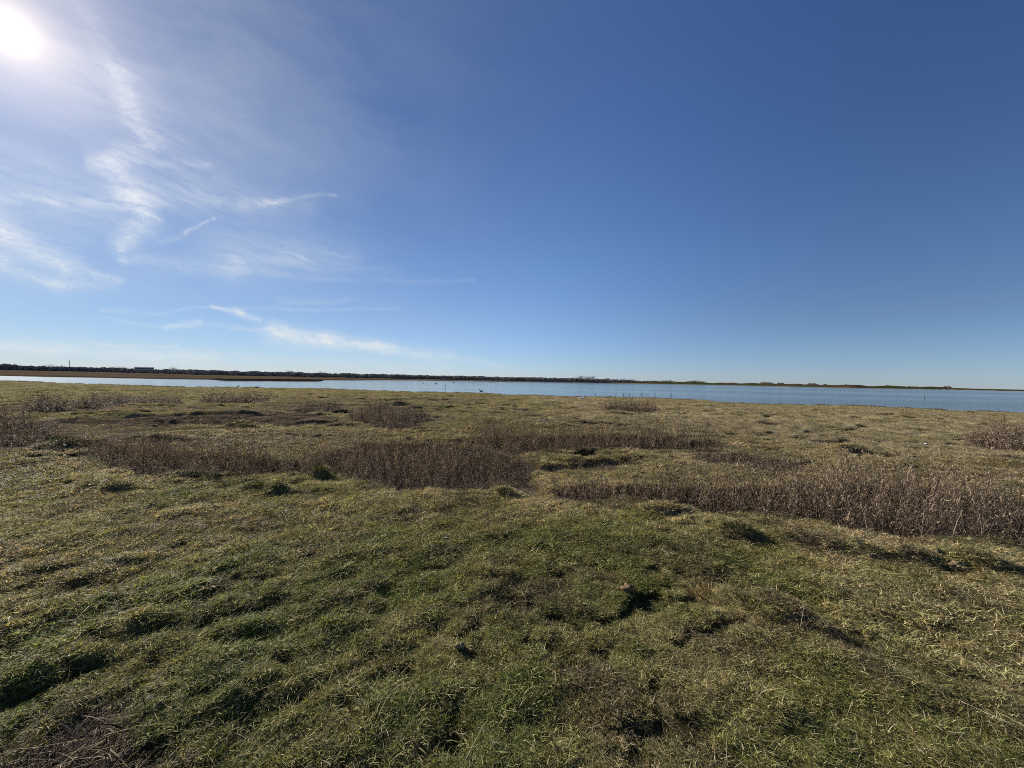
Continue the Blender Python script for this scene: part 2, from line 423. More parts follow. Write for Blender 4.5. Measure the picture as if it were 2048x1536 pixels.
GREEN = np.array((.148, .178, .042)); OLIVE = np.array((.255, .238, .088)); STRAW = np.array((.46, .39, .235))
BROWN = np.array((.120, .086, .062)); DKGREEN = np.array((.045, .062, .020)); MUDC = np.array((.050, .036, .026))
PURP = np.array((.104, .082, .080)); REDM = np.array((.115, .084, .062)); SAND = np.array((.36, .31, .22))


def mixv(a, b, t):
    return a * (1 - t[..., None]) + b * t[..., None]


def tint(x, y, F):
    r, az, bed, mud, hollow = F
    big = fbm(x / 1.9, y / 1.9, 201, 3); mid = fbm(x / .45, y / .45, 211, 3)
    dry = .31 + .9 * big + 1.0 * mid
    dry = dry + .42 * sst(3.5, 9, r) * sst(-1.5, 5, x) + .16 * sst(3.4, 5.4, r) + .10 * sst(9, 14, r)
    dry = dry + .5 * np.exp(-((x - 3.3) / .7) ** 2 - ((y - 3.85) / .35) ** 2) + .4 * np.exp(-((x - 1.5) / .35) ** 2 - ((y - 2.95) / .25) ** 2)
    dry = dry + .45 * np.exp(-((bed - .25) / .22) ** 2)
    dry = dry + .26 * np.exp(-((r - 5.0) / 1.2) ** 2) * (1 - sst(0, 3, x))
    dry = dry - .22 * (1 - sst(-2, 1.0, x)) * (1 - sst(4, 6, r))
    c = mixv(np.broadcast_to(GREEN, x.shape + (3,)), OLIVE, np.clip(dry * 2.0, 0, 1))
    c = mixv(c, STRAW, np.clip((dry - .42) * 1.25, 0, .85))
    br = np.clip((fbm(x / .5, y / .5, 221, 4, .6) - .03) * 2.6, 0, .7)
    c = mixv(c, BROWN, br)
    lb = sst(8.5, 11, r) * (1 - sst(26, 38, r)) * (1 - sst(-5, 0, x)) * np.clip(.45 + 1.6 * fbm(x / 3.5, y / 1.4, 225, 3), 0, .8)
    c = mixv(c, PURP * 1.1, lb)  # brown cover at the left, its weaker light also put into the colour
    c = mixv(c, np.array((.225, .172, .118)), (.18 + .34 * np.clip(.5 + 2.0 * fbm(x / 5, y / 1.6, 227, 3), 0, 1)) * sst(6.2, 10, r))
    # overall tone rises and falls at random from patch to patch
    c = c * (1 + .35 * fbm(x / .6, y / .6, 231, 2))[..., None]
    c = mixv(c, BROWN * .8, np.clip(mud, 0, 1) * .85)
    return c


# ------------------------------------------------------------------ helpers: objects
def link(o, parent=None):
    COL.objects.link(o)
    if parent is not None: o.parent = parent
    return o


def tag(o, label=None, cat=None, group=None, kind=None):
    if label: o["label"] = label
    if cat: o["category"] = cat
    if group: o["group"] = group
    if kind: o["kind"] = kind
    return o


def mesh_np(name, V, Fs, mat=None, smooth=False):
    """V (n,3); Fs list of (k, m) index arrays with equal corner counts inside each"""
    me = bpy.data.meshes.new(name)
    V = np.asarray(V, np.float32)
    me.vertices.add(len(V)); me.vertices.foreach_set("co", V.ravel())
    loops = []; starts = []; tot = 0
    for f in Fs:
        f = np.asarray(f, np.int32)
        if not len(f): continue
        loops.append(f.ravel()); starts.append(tot + np.arange(len(f)) * f.shape[1]); tot += f.size
    loops = np.concatenate(loops); starts = np.concatenate(starts).astype(np.int32)
    me.loops.add(len(loops)); me.loops.foreach_set("vertex_index", loops)
    me.polygons.add(len(starts)); me.polygons.foreach_set("loop_start", starts)
    me.update(calc_edges=True)
    if smooth: me.polygons.foreach_set("use_smooth", np.ones(len(starts), bool))
    if mat: me.materials.append(mat)
    return me


def attr(me, name, typ, data, dom='POINT'):
    a = me.attributes.new(name, typ, dom)
    key = {'FLOAT': 'value', 'INT': 'value', 'FLOAT_VECTOR': 'vector', 'FLOAT_COLOR': 'color'}[typ]
    a.data.foreach_set(key, np.asarray(data, np.int32 if typ == 'INT' else np.float32).ravel())


def new_mat(name):
    mt = bpy.data.materials.new(name); mt.use_nodes = True
    nt = mt.node_tree; nt.nodes.clear()
    out = nt.nodes.new('ShaderNodeOutputMaterial')
    return mt, nt, out


def pbsdf(nt, rough=.8, spec=.3):
    b = nt.nodes.new('ShaderNodeBsdfPrincipled')
    b.inputs['Roughness'].default_value = rough
    b.inputs['Specular IOR Level'].default_value = spec
    return b


def simple_mat(name, col, rough=.8, spec=.3, var=.25, scale=8.):
    mt, nt, out = new_mat(name)
    b = pbsdf(nt, rough, spec)
    tc = nt.nodes.new('ShaderNodeTexCoord')
    n = noise_node(nt, tc.outputs['Object'], scale, 4)
    a = tuple(c * (1 - var) for c in col); d = tuple(min(1, c * (1 + var)) for c in col)
    nt.links.new(mixc(nt, n.ss(.3, .7), a, d), b.inputs['Base Color'])
    bp = nt.nodes.new('ShaderNodeBump'); bp.inputs['Strength'].default_value = .3; bp.inputs['Distance'].default_value = .02
    nt.links.new(n.s, bp.inputs['Height']); nt.links.new(bp.outputs[0], b.inputs['Normal'])
    nt.links.new(b.outputs[0], out.inputs[0])
    return mt


def attribute(nt, name, typ='GEOMETRY'):
    a = nt.nodes.new('ShaderNodeAttribute'); a.attribute_name = name; a.attribute_type = typ
    return a


def blade_mat(name, dead, transl=.36, rough=.6, spec=.13, instanced=True, col=None):
    """foliage: colour of the place (tint) with a spread from blade to blade (bv)"""
    mt, nt, out = new_mat(name)
    if instanced: base = attribute(nt, 'tint', 'INSTANCER').outputs['Color']
    else:
        rgb = nt.nodes.new('ShaderNodeRGB'); rgb.outputs[0].default_value = (*col, 1); base = rgb.outputs[0]
    bv = N(nt, attribute(nt, 'bv').outputs['Fac'])
    c = mixc(nt, bv.ss(.66, .97) * .8, base, dead)
    sc = nt.nodes.new('ShaderNodeVectorMath'); sc.operation = 'SCALE'
    nt.links.new(c, sc.inputs[0]); nt.links.new((bv * 1.5 + .25).s, sc.inputs[3])
    b = pbsdf(nt, rough, spec); nt.links.new(sc.outputs[0], b.inputs['Base Color'])
    t = nt.nodes.new('ShaderNodeBsdfTranslucent')
    tcol = mixc(nt, 1.0, sc.outputs[0], (1.28, 1.18, .72), 'MULTIPLY')
    nt.links.new(tcol, t.inputs['Color'])
    mx = nt.nodes.new('ShaderNodeMixShader'); mx.inputs[0].default_value = transl
    nt.links.new(b.outputs[0], mx.inputs[1]); nt.links.new(t.outputs[0], mx.inputs[2])
    nt.links.new(mx.outputs[0], out.inputs[0])
    return mt


M_GRASS = blade_mat("grass_blades", (.38, .32, .21))
M_STEM = blade_mat("dead_stems", (.30, .235, .165), transl=.17, rough=.75, spec=.08)

# ------------------------------------------------------------------ ground
def build_ground():
    rr = np.concatenate([np.array([0.02, .25, .5, .7]), np.geomspace(.85, 72, 820), np.geomspace(73, 15000, 290)])
    th = np.concatenate([np.linspace(-61, 61, 640), np.linspace(61, 299, 80)[1:-1]])
    th = R(1) * th
    nr, na = len(rr), len(th)
    RR, TT = np.meshgrid(rr, th, indexing='ij')
    x = (RR * np.sin(TT)).ravel(); y = (RR * np.cos(TT)).ravel()
    F = fields(x, y)
    z, rn, rf_ = height(x, y, F)
    r = F[0]; az = F[1]
    c = tint(x, y, F) * .8
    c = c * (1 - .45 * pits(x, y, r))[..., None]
    # soil and thatch show between blades: darker and browner than the blades themselves near the eye
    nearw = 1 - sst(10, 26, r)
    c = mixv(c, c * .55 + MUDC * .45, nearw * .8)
    wetm = sst(-1.6, -.1, r - rn)
    c = mixv(c, MUDC * 1.0, wetm)
    onfar = sst(-1, 2, r - rf_)
    marsh = mixv(np.broadcast_to(REDM, x.shape + (3,)), np.array((.075, .058, .036)), np.clip(.35 + 2.2 * fbm(x / 60, y / 25, 301, 3) + .5 * fbm(az * .5, r / 14, 305, 2), 0, 1))
    marsh = mixv(marsh, MUDC * 1.1, (1 - sst(3, 16, r - rf_)) * .9 * (1 - sst(12, 18, az)))
    marsh = mixv(marsh, MUDC * .35, sst(-38.6, -37, az) * (1 - sst(-26.6, -25.9, az)) * (1 - sst(14, 22, r - rf_)))
    duneg = mixv(np.broadcast_to(BROWN * .55, x.shape + (3,)), DKGREEN * .8, np.clip(.5 + 2 * fbm(az / 1.5, r / 60, 307, 2), 0, 1))
    duneg = mixv(duneg, SAND, (1 - sst(5, 14, r - rf_)) * .8)
    marsh = mixv(marsh, duneg, sst(12, 18, az))
    c = mixv(c, marsh, onfar)
    i = np.arange(nr - 1)[:, None] * na; j = np.arange(na)[None, :]; j2 = (j + 1) % na
    quads = np.stack([i + j, i + na + j, i + na + j2, i + j2], -1).reshape(-1, 4)[:, ::-1]
    cap = np.arange(na)[None, ::-1]
    mt, nt, out = new_mat("turf_soil")
    b = pbsdf(nt, 1.0, 0.0)
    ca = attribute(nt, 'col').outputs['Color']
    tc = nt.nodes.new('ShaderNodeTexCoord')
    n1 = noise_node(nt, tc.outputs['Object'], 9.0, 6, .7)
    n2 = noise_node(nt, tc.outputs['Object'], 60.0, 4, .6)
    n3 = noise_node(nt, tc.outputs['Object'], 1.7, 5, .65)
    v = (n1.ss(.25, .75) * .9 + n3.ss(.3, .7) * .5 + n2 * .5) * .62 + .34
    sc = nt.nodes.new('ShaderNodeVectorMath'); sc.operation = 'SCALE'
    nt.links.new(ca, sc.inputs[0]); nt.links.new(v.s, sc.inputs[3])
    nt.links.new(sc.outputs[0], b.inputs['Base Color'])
    bp = nt.nodes.new('ShaderNodeBump'); bp.inputs['Strength'].default_value = .9; bp.inputs['Distance'].default_value = .05
    nt.links.new((n1 + n2 * .35).s, bp.inputs['Height']); nt.links.new(bp.outputs[0], b.inputs['Normal'])
    nt.links.new(b.outputs[0], out.inputs[0])
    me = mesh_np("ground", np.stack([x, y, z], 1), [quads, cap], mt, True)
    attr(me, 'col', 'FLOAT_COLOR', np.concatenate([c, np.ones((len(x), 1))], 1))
    o = link(bpy.data.objects.new("ground", me))
    tag(o, "uneven grazed marsh turf reaching to the far shore", kind='structure')


build_ground()


def build_water():
    mt, nt, out = new_mat("lagoon_water")
    b = pbsdf(nt, .10, .5)
    b.inputs['IOR'].default_value = 1.33
    b.inputs['Base Color'].default_value = (.018, .032, .040, 1)
    tc = nt.nodes.new('ShaderNodeTexCoord')
    mp = nt.nodes.new('ShaderNodeMapping'); mp.inputs['Rotation'].default_value = (0, 0, R(-25)); mp.inputs['Scale'].default_value = (1, 2.2, 1)
    nt.links.new(tc.outputs['Object'], mp.inputs[0])
    a = noise_node(nt, mp.outputs[0], .9, 4, .6)
    d = noise_node(nt, mp.outputs[0], 4.5, 3, .6)
    mg = nt.nodes.new('ShaderNodeMapping'); mg.inputs['Scale'].default_value = (.006, .045, 1); mg.inputs['Rotation'].default_value = (0, 0, R(8)); nt.links.new(tc.outputs['Object'], mg.inputs[0])
    gust = noise_node(nt, mg.outputs[0], 1.0, 4, .6, .6)
    sep = nt.nodes.new('ShaderNodeSeparateXYZ'); nt.links.new(tc.outputs['Object'], sep.inputs[0])
    # the wind ruffles the open right-hand side, the left arm lies sheltered
    ox = N(nt, sep.outputs[0]).ss(-5, 75) * .88 + .10
    hgt = a * .15 + d * .05
    bp = nt.nodes.new('ShaderNodeBump'); bp.inputs['Distance'].default_value = 1.0
    nt.links.new((ox * (gust.ss(.35, .65) * .9 + .30)).s, bp.inputs['Strength'])
    nt.links.new(hgt.s, bp.inputs['Height']); nt.links.new(bp.outputs[0], b.inputs['Normal'])
    nt.links.new(b.outputs[0], out.inputs[0])
    n = 96
    t = np.linspace(0, 2 * math.pi, n, endpoint=False)
    rad = [20, 60, 140, 320, 900]
    V = [(0, 0, WATER_Z)]; Q = []
    for q in rad: V += [(q * math.sin(k), q * math.cos(k), WATER_Z) for k in t]
    T = [(0, 1 + (k + 1) % n, 1 + k) for k in range(n)]
    for i in range(len(rad) - 1):
        for k in range(n):
            a0 = 1 + i * n; k2 = (k + 1) % n
            Q.append((a0 + k, a0 + k2, a0 + n + k2, a0 + n + k))
    me = mesh_np("water", V, [np.array(T), np.array(Q)], mt)
    o = link(bpy.data.objects.new("water", me)); tag(o, "calm lagoon, bright on the left and rippled blue on the right", kind='structure')


build_water()

# ------------------------------------------------------------------ scattering with geometry nodes
def ribbon(pts, w, side, V, Fc, B, bv, taper=True):
    """flat tapering strip through pts"""
    n0 = len(V)
    k = len(pts)
    for i, p in enumerate(pts):
        ww = w * (1 - .85 * i / (k - 1)) if taper else w
        if i == k - 1 and taper:
            V.append(tuple(p)); B.append(bv)
        else:
            V.append((p[0] - side[0] * ww, p[1] - side[1] * ww, p[2] - side[2] * ww)); B.append(bv)
            V.append((p[0] + side[0] * ww, p[1] + side[1] * ww, p[2] + side[2] * ww)); B.append(bv)
    for i in range(k - 1):
        a = n0 + 2 * i
        if i == k - 2 and taper: Fc.append((a, a + 1, a + 2, a + 2))
        else: Fc.append((a, a + 1, a + 3, a + 2))


def fin(name, V, Fc, B, mat):
    q = [f for f in Fc if f[2] != f[3]]; t = [f[:3] for f in Fc if f[2] == f[3]]
    me = mesh_np(name, np.array(V), [np.array(q).reshape(-1, 4), np.array(t).reshape(-1, 3)], mat)
    attr(me, 'bv', 'FLOAT', B)
    return me


def tuft_mesh(name, n, rad, h, w, lean, rnd, mat, deadfrac=.25, segs=3):
    V, Fc, B = [], [], []
    for i in range(n):
        a = rnd.uniform(0, 6.283); q = rad * math.sqrt(rnd.random())
        px, py = q * math.cos(a), q * math.sin(a)
        hh = h * rnd.uniform(.45, 1.15); dr = rnd.uniform(0, 6.283); ln = lean * rnd.uniform(.3, 1.3)
        dx, dy = math.cos(dr), math.sin(dr)
        dead = rnd.random() < deadfrac
        bv = rnd.uniform(.7, 1) if dead else rnd.uniform(0, .66)
        if dead: ln *= 1.7; hh *= .8
        pts = []
        for s in range(segs):
            t = s / (segs - 1)
            pts.append((px + dx * hh * ln * t ** 1.6, py + dy * hh * ln * t ** 1.6, hh * (t - .42 * min(ln, 1.9) * t * t) - .004))
        yaw = rnd.uniform(0, 6.283)
        side = (math.cos(yaw), math.sin(yaw), rnd.uniform(-.3, .3))
        ribbon(pts, w * rnd.uniform(.6, 1.2) * .5, side, V, Fc, B, bv)
    return fin(name, V, Fc, B, mat)


def herb_mesh(name, h, rnd, mat):
    """one dead salt marsh herb: a bare stem, rising side twigs and curled leaf rags and seed heads"""
    V, Fc, B = [], [], []
    lx, ly = rnd.uniform(-.22, .22), rnd.uniform(-.22, .22)
    def P(t): return Vector((lx * h * t * t, ly * h * t * t, h * t))
    bv = rnd.uniform(.1, .9)
    for yaw in (0.3, 1.87):
        ribbon([P(t) for t in (0, .35, .7, 1)], .0036, (math.cos(yaw), math.sin(yaw), 0), V, Fc, B, bv)
    for k in range(rnd.randint(6, 10)):
        t = rnd.uniform(.25, .98); p = P(t); a = rnd.uniform(0, 6.283)
        L = h * rnd.uniform(.08, .22) * (1.25 - t * .5)
        e = p + Vector((math.cos(a) * L * .65, math.sin(a) * L * .65, L * .85))
        ribbon([p, (p + e) * .5 + Vector((math.cos(a), math.sin(a), 0)) * L * .12, e], .0020, (-math.sin(a), math.cos(a), .2), V, Fc, B, rnd.random())
        for _ in range(rnd.randint(1, 3)):           # rags and heads
            q = p.lerp(e, rnd.uniform(.35, 1.05)); s = rnd.uniform(.006, .015)
            d1 = Vector((rnd.uniform(-1, 1), rnd.uniform(-1, 1), rnd.uniform(-.6, 2.2))).normalized()
            d2 = d1.cross(Vector((rnd.uniform(-1, 1), rnd.uniform(-1, 1), rnd.uniform(-1, 1)))).normalized()
            ribbon([q - d1 * s, q, q + d1 * s * 1.4], s * .42, d2, V, Fc, B, rnd.random() ** .8)
    for k in range(rnd.randint(5, 8)):              # hanging dry leaves low on the stem
        t = rnd.uniform(.03, .6); p = P(t); a = rnd.uniform(0, 6.283); L = rnd.uniform(.03, .08)
        d = Vector((math.cos(a), math.sin(a), 0))
        ribbon([p, p + d * L * .6 + Vector((0, 0, .012)), p + d * L + Vector((0, 0, -.03))], .0042, (-math.sin(a), math.cos(a), .3), V, Fc, B, rnd.random() * .9)
    return fin(name, V, Fc, B, mat)


def variants(colname, meshes):
    c = bpy.data.collections.new(colname)
    for i, me in enumerate(meshes):
        c.objects.link(bpy.data.objects.new("%s_%02d" % (colname, i), me))
    return c


def scatter(name, pts, rot, scl, idx, tnt, coll):
    me = bpy.data.meshes.new(name)
    me.vertices.add(len(pts)); me.vertices.foreach_set("co", np.asarray(pts, np.float32).ravel())
    attr(me, 'rot', 'FLOAT_VECTOR', rot); attr(me, 'scl', 'FLOAT_VECTOR', scl); attr(me, 'idx', 'INT', idx)
    attr(me, 'tint', 'FLOAT_COLOR', np.concatenate([tnt, np.ones((len(pts), 1))], 1))
    o = link(bpy.data.objects.new(name, me))
    ng = bpy.data.node_groups.new(name, 'GeometryNodeTree')
    ng.interface.new_socket("Geometry", in_out='INPUT', socket_type='NodeSocketGeometry')
    ng.interface.new_socket("Geometry", in_out='OUTPUT', socket_type='NodeSocketGeometry')
    nd, lk = ng.nodes, ng.links
    gi = nd.new('NodeGroupInput'); go = nd.new('NodeGroupOutput')
    ci = nd.new('GeometryNodeCollectionInfo'); ci.inputs['Collection'].default_value = coll
    ci.inputs['Separate Children'].default_value = True; ci.inputs['Reset Children'].default_value = True
    ip = nd.new('GeometryNodeInstanceOnPoints'); ip.inputs['Pick Instance'].default_value = True
    def na(nm, dt):
        a = nd.new('GeometryNodeInputNamedAttribute'); a.data_type = dt; a.inputs[0].default_value = nm; return a.outputs[0]
    e2r = nd.new('FunctionNodeEulerToRotation')
    lk.new(gi.outputs[0], ip.inputs['Points']); lk.new(ci.outputs[0], ip.inputs['Instance'])
    lk.new(na('idx', 'INT'), ip.inputs['Instance Index']); lk.new(na('rot', 'FLOAT_VECTOR'), e2r.inputs[0])
    lk.new(e2r.outputs[0], ip.inputs['Rotation']); lk.new(na('scl', 'FLOAT_VECTOR'), ip.inputs['Scale'])
    lk.new(ip.outputs[0], go.inputs[0])
    md = o.modifiers.new("scatter", 'NODES'); md.node_group = ng
    return o


rnd = random.Random(5)
short = [tuft_mesh("turf_tuft", 34, .050, .025, .0052, 1.7, rnd, M_GRASS) for _ in range(7)]
short += [tuft_mesh("turf_tuft", 28, .042, .040, .0048, 1.3, rnd, M_GRASS, .4) for _ in range(3)]
longt = [tuft_mesh("long_tuft", 28, .045, .070, .0040, 1.1, rnd, M_GRASS, .45, 4) for _ in range(3)]
coarse = [tuft_mesh("far_tuft", 36, .13, .075, .009, 1.0, rnd, M_GRASS, .3) for _ in range(6)]
C_TUFT = variants("turf_tufts", short + longt)
C_FAR = variants("far_tufts", coarse)


def wedge(n, r0_, r1_, a=60.0):
    r = np.sqrt(RNG.uniform(r0_ ** 2, r1_ ** 2, n)); t = np.radians(RNG.uniform(-a, a, n))
    return r * np.sin(t), r * np.cos(t)


def build_grass():
    P, RO_, SC, IX, TN = [], [], [], [], []
    for n, r0_, r1_, s0 in ((34000, 1.0, 3.4, .95), (50000, 3.4, 7.5, 1.45), (54000, 7.5, 14, 2.2)):
        x, y = wedge(n, r0_, r1_)
        F = fields(x, y); z, rn, rf_ = height(x, y, F)
        mud = F[3]
        bare = fbm(x / .35, y / .35, 401, 2)
        lift = fbm(x / .9, y / .9, 411, 2)
        pt = pits(x, y, F[0])
        keep = (RNG.random(n) > mud * .93) & (bare > -.46) & (RNG.random(n) > pt * .6)
        t = tint(x, y, F)
        dryness = t[:, 0] / (t[:, 1] + 1e-4)
        dm = fbm(x / .16, y / .16, 421, 2)          # small dark gaps between hummocks
        sc = s0 * (1 + .5 * lift + .5 * dm) * RNG.uniform(.7, 1.25, n)
        hs = .85 * sc ** .8 * (1 + .5 * np.clip(dryness - 1.1, -.3, .6))
        ix = RNG.integers(0, 10, n)
        lg = RNG.random(n) < np.clip(.02 + .4 * (lift - .16), .008, .3)
        ix[lg] = RNG.integers(10, 13, lg.sum())
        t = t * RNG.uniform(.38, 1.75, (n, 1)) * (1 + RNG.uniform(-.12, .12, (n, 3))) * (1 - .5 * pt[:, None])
        k = keep
        P.append(np.stack([x, y, z], 1)[k]); SC.append(np.stack([sc, sc, hs], 1)[k]); IX.append(ix[k]); TN.append(t[k])
        RO_.append(np.stack([RNG.normal(0, .2, n), RNG.normal(0, .2, n), RNG.uniform(0, 6.28, n)], 1)[k])
    o = scatter("grass", np.concatenate(P), np.concatenate(RO_), np.concatenate(SC), np.concatenate(IX), np.clip(np.concatenate(TN), 0, 1), C_TUFT)
    tag(o, "short grazed salt marsh grass of the near turf, green mixed with straw", "grass", kind='stuff')
    n = 120000
    x, y = wedge(n, 12.5, 60)
    # thin out with distance
    F = fields(x, y); z, rn, rf_ = height(x, y, F)
    r = F[0]
    keep = (r < rn - .6) & (RNG.random(n) > F[3] * .9) & (RNG.random(n) < np.clip(26 / r, .35, 1))
    t = tint(x, y, F) * RNG.uniform(.7, 1.3, (n, 1))
    lift = fbm(x / 1.2, y / .8, 431, 2)
    sc = (.9 + r * .016) * RNG.uniform(.6, 1.2, n) * (1 + .7 * lift)
    hs = np.minimum(sc, 1.3) * .9
    o = scatter("distant_grass", np.stack([x, y, z - .01], 1)[keep], np.stack([RNG.normal(0, .15, n), RNG.normal(0, .15, n), RNG.uniform(0, 6.28, n)], 1)[keep],
                np.stack([sc, sc, hs], 1)[keep], RNG.integers(0, 6, n)[keep], np.clip(t, 0, 1)[keep], C_FAR)
    tag(o, "rough straw coloured grass of the flat marsh between the hollows and the water", "grass", kind='stuff')


build_grass()

herbs = [herb_mesh("dead_herb", 1.0 * .5, rnd, M_STEM) for _ in range(12)]
C_HERB = variants("dead_herbs", herbs)


def build_beds():
    for bi, (P, h, dn, dep, hue, lab) in enumerate(BEDS):
        A = np.array(P); x0, y0 = A.min(0) - .1; x1, y1 = A.max(0) + .1
        n = int((x1 - x0) * (y1 - y0) * dn)
        x = RNG.uniform(x0, x1, n); y = RNG.uniform(y0, y1, n)
        sd = sd_poly(x, y, P) + fbm(x * 1.8, y * 1.8, 5, 2) * .35
        dens = .22 + 2.6 * (fbm(x / .4, y / .4, 501 + bi, 3) + .32)
        k = (sd < RNG.normal(0, .06, n)) & (RNG.random(n) < dens)
        x, y, sd = x[k], y[k], sd[k]; n = len(x)
        z, _, _ = height(x, y)
        hv = 1.22 * h / .5 * (1 + .9 * fbm(x / .55, y / .55, 601 + bi, 2)) * RNG.uniform(.5, 1.28, n) * (.62 + .38 * sst(0, .45, -sd))
        wv = (.9 + .25 * RNG.random(n)) * max(1.0, np.hypot(A[:, 0].mean(), A[:, 1].mean()) / 9)
        base = PURP * (1 - hue) + BROWN * 1.45 * hue
        t = base[None, :] * RNG.uniform(.4, 1.7, (n, 1))
        pale = RNG.random(n) < .10 + .22 * hue
        t[pale] = t[pale] * .4 + np.array((.33, .255, .18)) * .8
        o = scatter("dead_stem_stand", np.stack([x, y, z - .02], 1), np.stack([RNG.standard_t(3, n) * .17, RNG.standard_t(3, n) * .17, RNG.uniform(0, 6.28, n)], 1),
                    np.stack([wv, wv, hv], 1), RNG.integers(0, 12, n), np.clip(t, 0, 1), C_HERB)
        tag(o, lab, "dead plants", kind='stuff')


build_beds()


def zat(x, y):
    return float(height(np.array([x], float), np.array([y], float))[0][0])


# ------------------------------------------------------------------ litter: matted dead leaves on the floor of the hollows
def build_litter():
    n = 46000
    xs, ys = [], []
    for P in [b[0] for b in BEDS[:7]] + [m_[0] for m_ in MUD]:
        A = np.array(P); k = 9000
        xs.append(RNG.uniform(A[:, 0].min() - .3, A[:, 0].max() + .3, k)); ys.append(RNG.uniform(A[:, 1].min() - .3, A[:, 1].max() + .3, k))
    x = np.concatenate(xs); y = np.concatenate(ys)
    F = fields(x, y); z, _, _ = height(x, y, F)
    k = (F[3] > .35) & (RNG.random(len(x)) < .5)
    x, y, z = x[k], y[k], z[k]; n = len(x)
    rd = random.Random(3); ms = []
    for _ in range(5):
        ms.append(tuft_mesh("litter_tuft", 22, .07, .05, .0045, 1.8, rd, M_STEM, .5))
    t = mixv(np.broadcast_to(PURP * .9, (n, 3)), BROWN, RNG.random(n)) * RNG.uniform(.5, 1.6, (n, 1))
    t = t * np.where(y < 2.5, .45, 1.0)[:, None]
    s = RNG.uniform(.7, 1.6, n)
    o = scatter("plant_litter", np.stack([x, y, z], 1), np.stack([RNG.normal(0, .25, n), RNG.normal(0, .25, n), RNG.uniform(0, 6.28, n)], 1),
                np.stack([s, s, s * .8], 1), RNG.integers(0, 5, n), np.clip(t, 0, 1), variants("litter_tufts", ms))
    tag(o, "brown matted dead leaves lying in the wet hollows", "plant litter", kind='stuff')


build_litter()

def build_shore_weeds():
    n = 9000
    az = RNG.uniform(-60, 60, n)
    r = np.interp(az, [a for a, _ in NEAR], [b for _, b in NEAR])
    x, y = r * np.sin(R(1) * az), r * np.cos(R(1) * az)
    for _ in range(3):
        r2 = np.interp(az, [a for a, _ in NEAR], [b for _, b in NEAR]) + fbm(x / 3.0, y / 3.0, 101, 3) * 3.2 * (r / 50)
        x, y = r2 * np.sin(R(1) * az), r2 * np.cos(R(1) * az)
    r2 = r2 - RNG.exponential(.45, n) * (r / 50) - .1
    clump = fbm(az * 1.1, az * 0, 811, 4, .65)
    k = RNG.random(n) < np.clip(.35 + 2.2 * clump, .04, 1)
    x, y, r2, clump = (r2 * np.sin(R(1) * az))[k], (r2 * np.cos(R(1) * az))[k], r2[k], clump[k]
    n = len(x)
    z = np.maximum(height(x, y)[0], WATER_Z - .02)
    t = mixv(np.broadcast_to(MUDC, (n, 3)), BROWN, RNG.random(n)) * RNG.uniform(.6, 1.8, (n, 1))
    s = RNG.uniform(.9, 1.7, n) * (r2 / 50) ** .5; hs = s * (1 + 2.2 * np.clip(clump, 0, 1))
    o = scatter("shore_weeds", np.stack([x, y, z], 1), np.stack([RNG.normal(0, .2, n), RNG.normal(0, .2, n), RNG.uniform(0, 6.28, n)], 1),
                np.stack([s, s, hs], 1), RNG.integers(0, 6, n), np.clip(t, 0, 1), C_FAR)
    tag(o, "dark ragged weeds and drift along the near edge of the water", "weeds", kind='stuff')


build_shore_weeds()

# ------------------------------------------------------------------ single tussocks
def tussock(x, y, w0, h0, label, green=(.040, .058, .018), n=260, seed=0, dead=(.16, .13, .06)):
    rd = random.Random(seed * 7 + 1); w, h = w0 * 1.15, h0 * .72
    V, Fc, B = [], [], []
    for i in range(n):
        a = rd.uniform(0, 6.283); q = math.sqrt(rd.random()) * (1 + .2 * math.sin(a * 3 + seed) + .15 * math.sin(a * 5 + 2 * seed))
        px, py = w * q * math.cos(a), w * .65 * q * math.sin(a)
        pz = h * .45 * max(0, 1 - q * q)
        L = h * rd.uniform(.4, .9); o = .3 + .9 * q
        dx, dy = math.cos(a + rd.uniform(-.6, .6)), math.sin(a + rd.uniform(-.6, .6))
        pts = [(px + dx * L * o * t ** 1.5, py + dy * L * o * t ** 1.5, pz + L * (t - .45 * o * t * t)) for t in (0, .4, .75, 1)]
        yaw = rd.uniform(0, 6.28)
        ribbon(pts, .0035 * (1 + w), (math.cos(yaw), math.sin(yaw), 0), V, Fc, B, rd.random() ** 1.5)
    mt = TUS.get((green, dead))
    if not mt: mt = TUS[(green, dead)] = blade_mat("tussock_blades", dead, .25, instanced=False, col=green)
    o = link(bpy.data.objects.new("grass_tussock", fin("grass_tussock", V, Fc, B, mt)))
    o.location = (x, y, zat(x, y) - .015)
    tag(o, label, "tussock", "tussocks standing out of the turf")


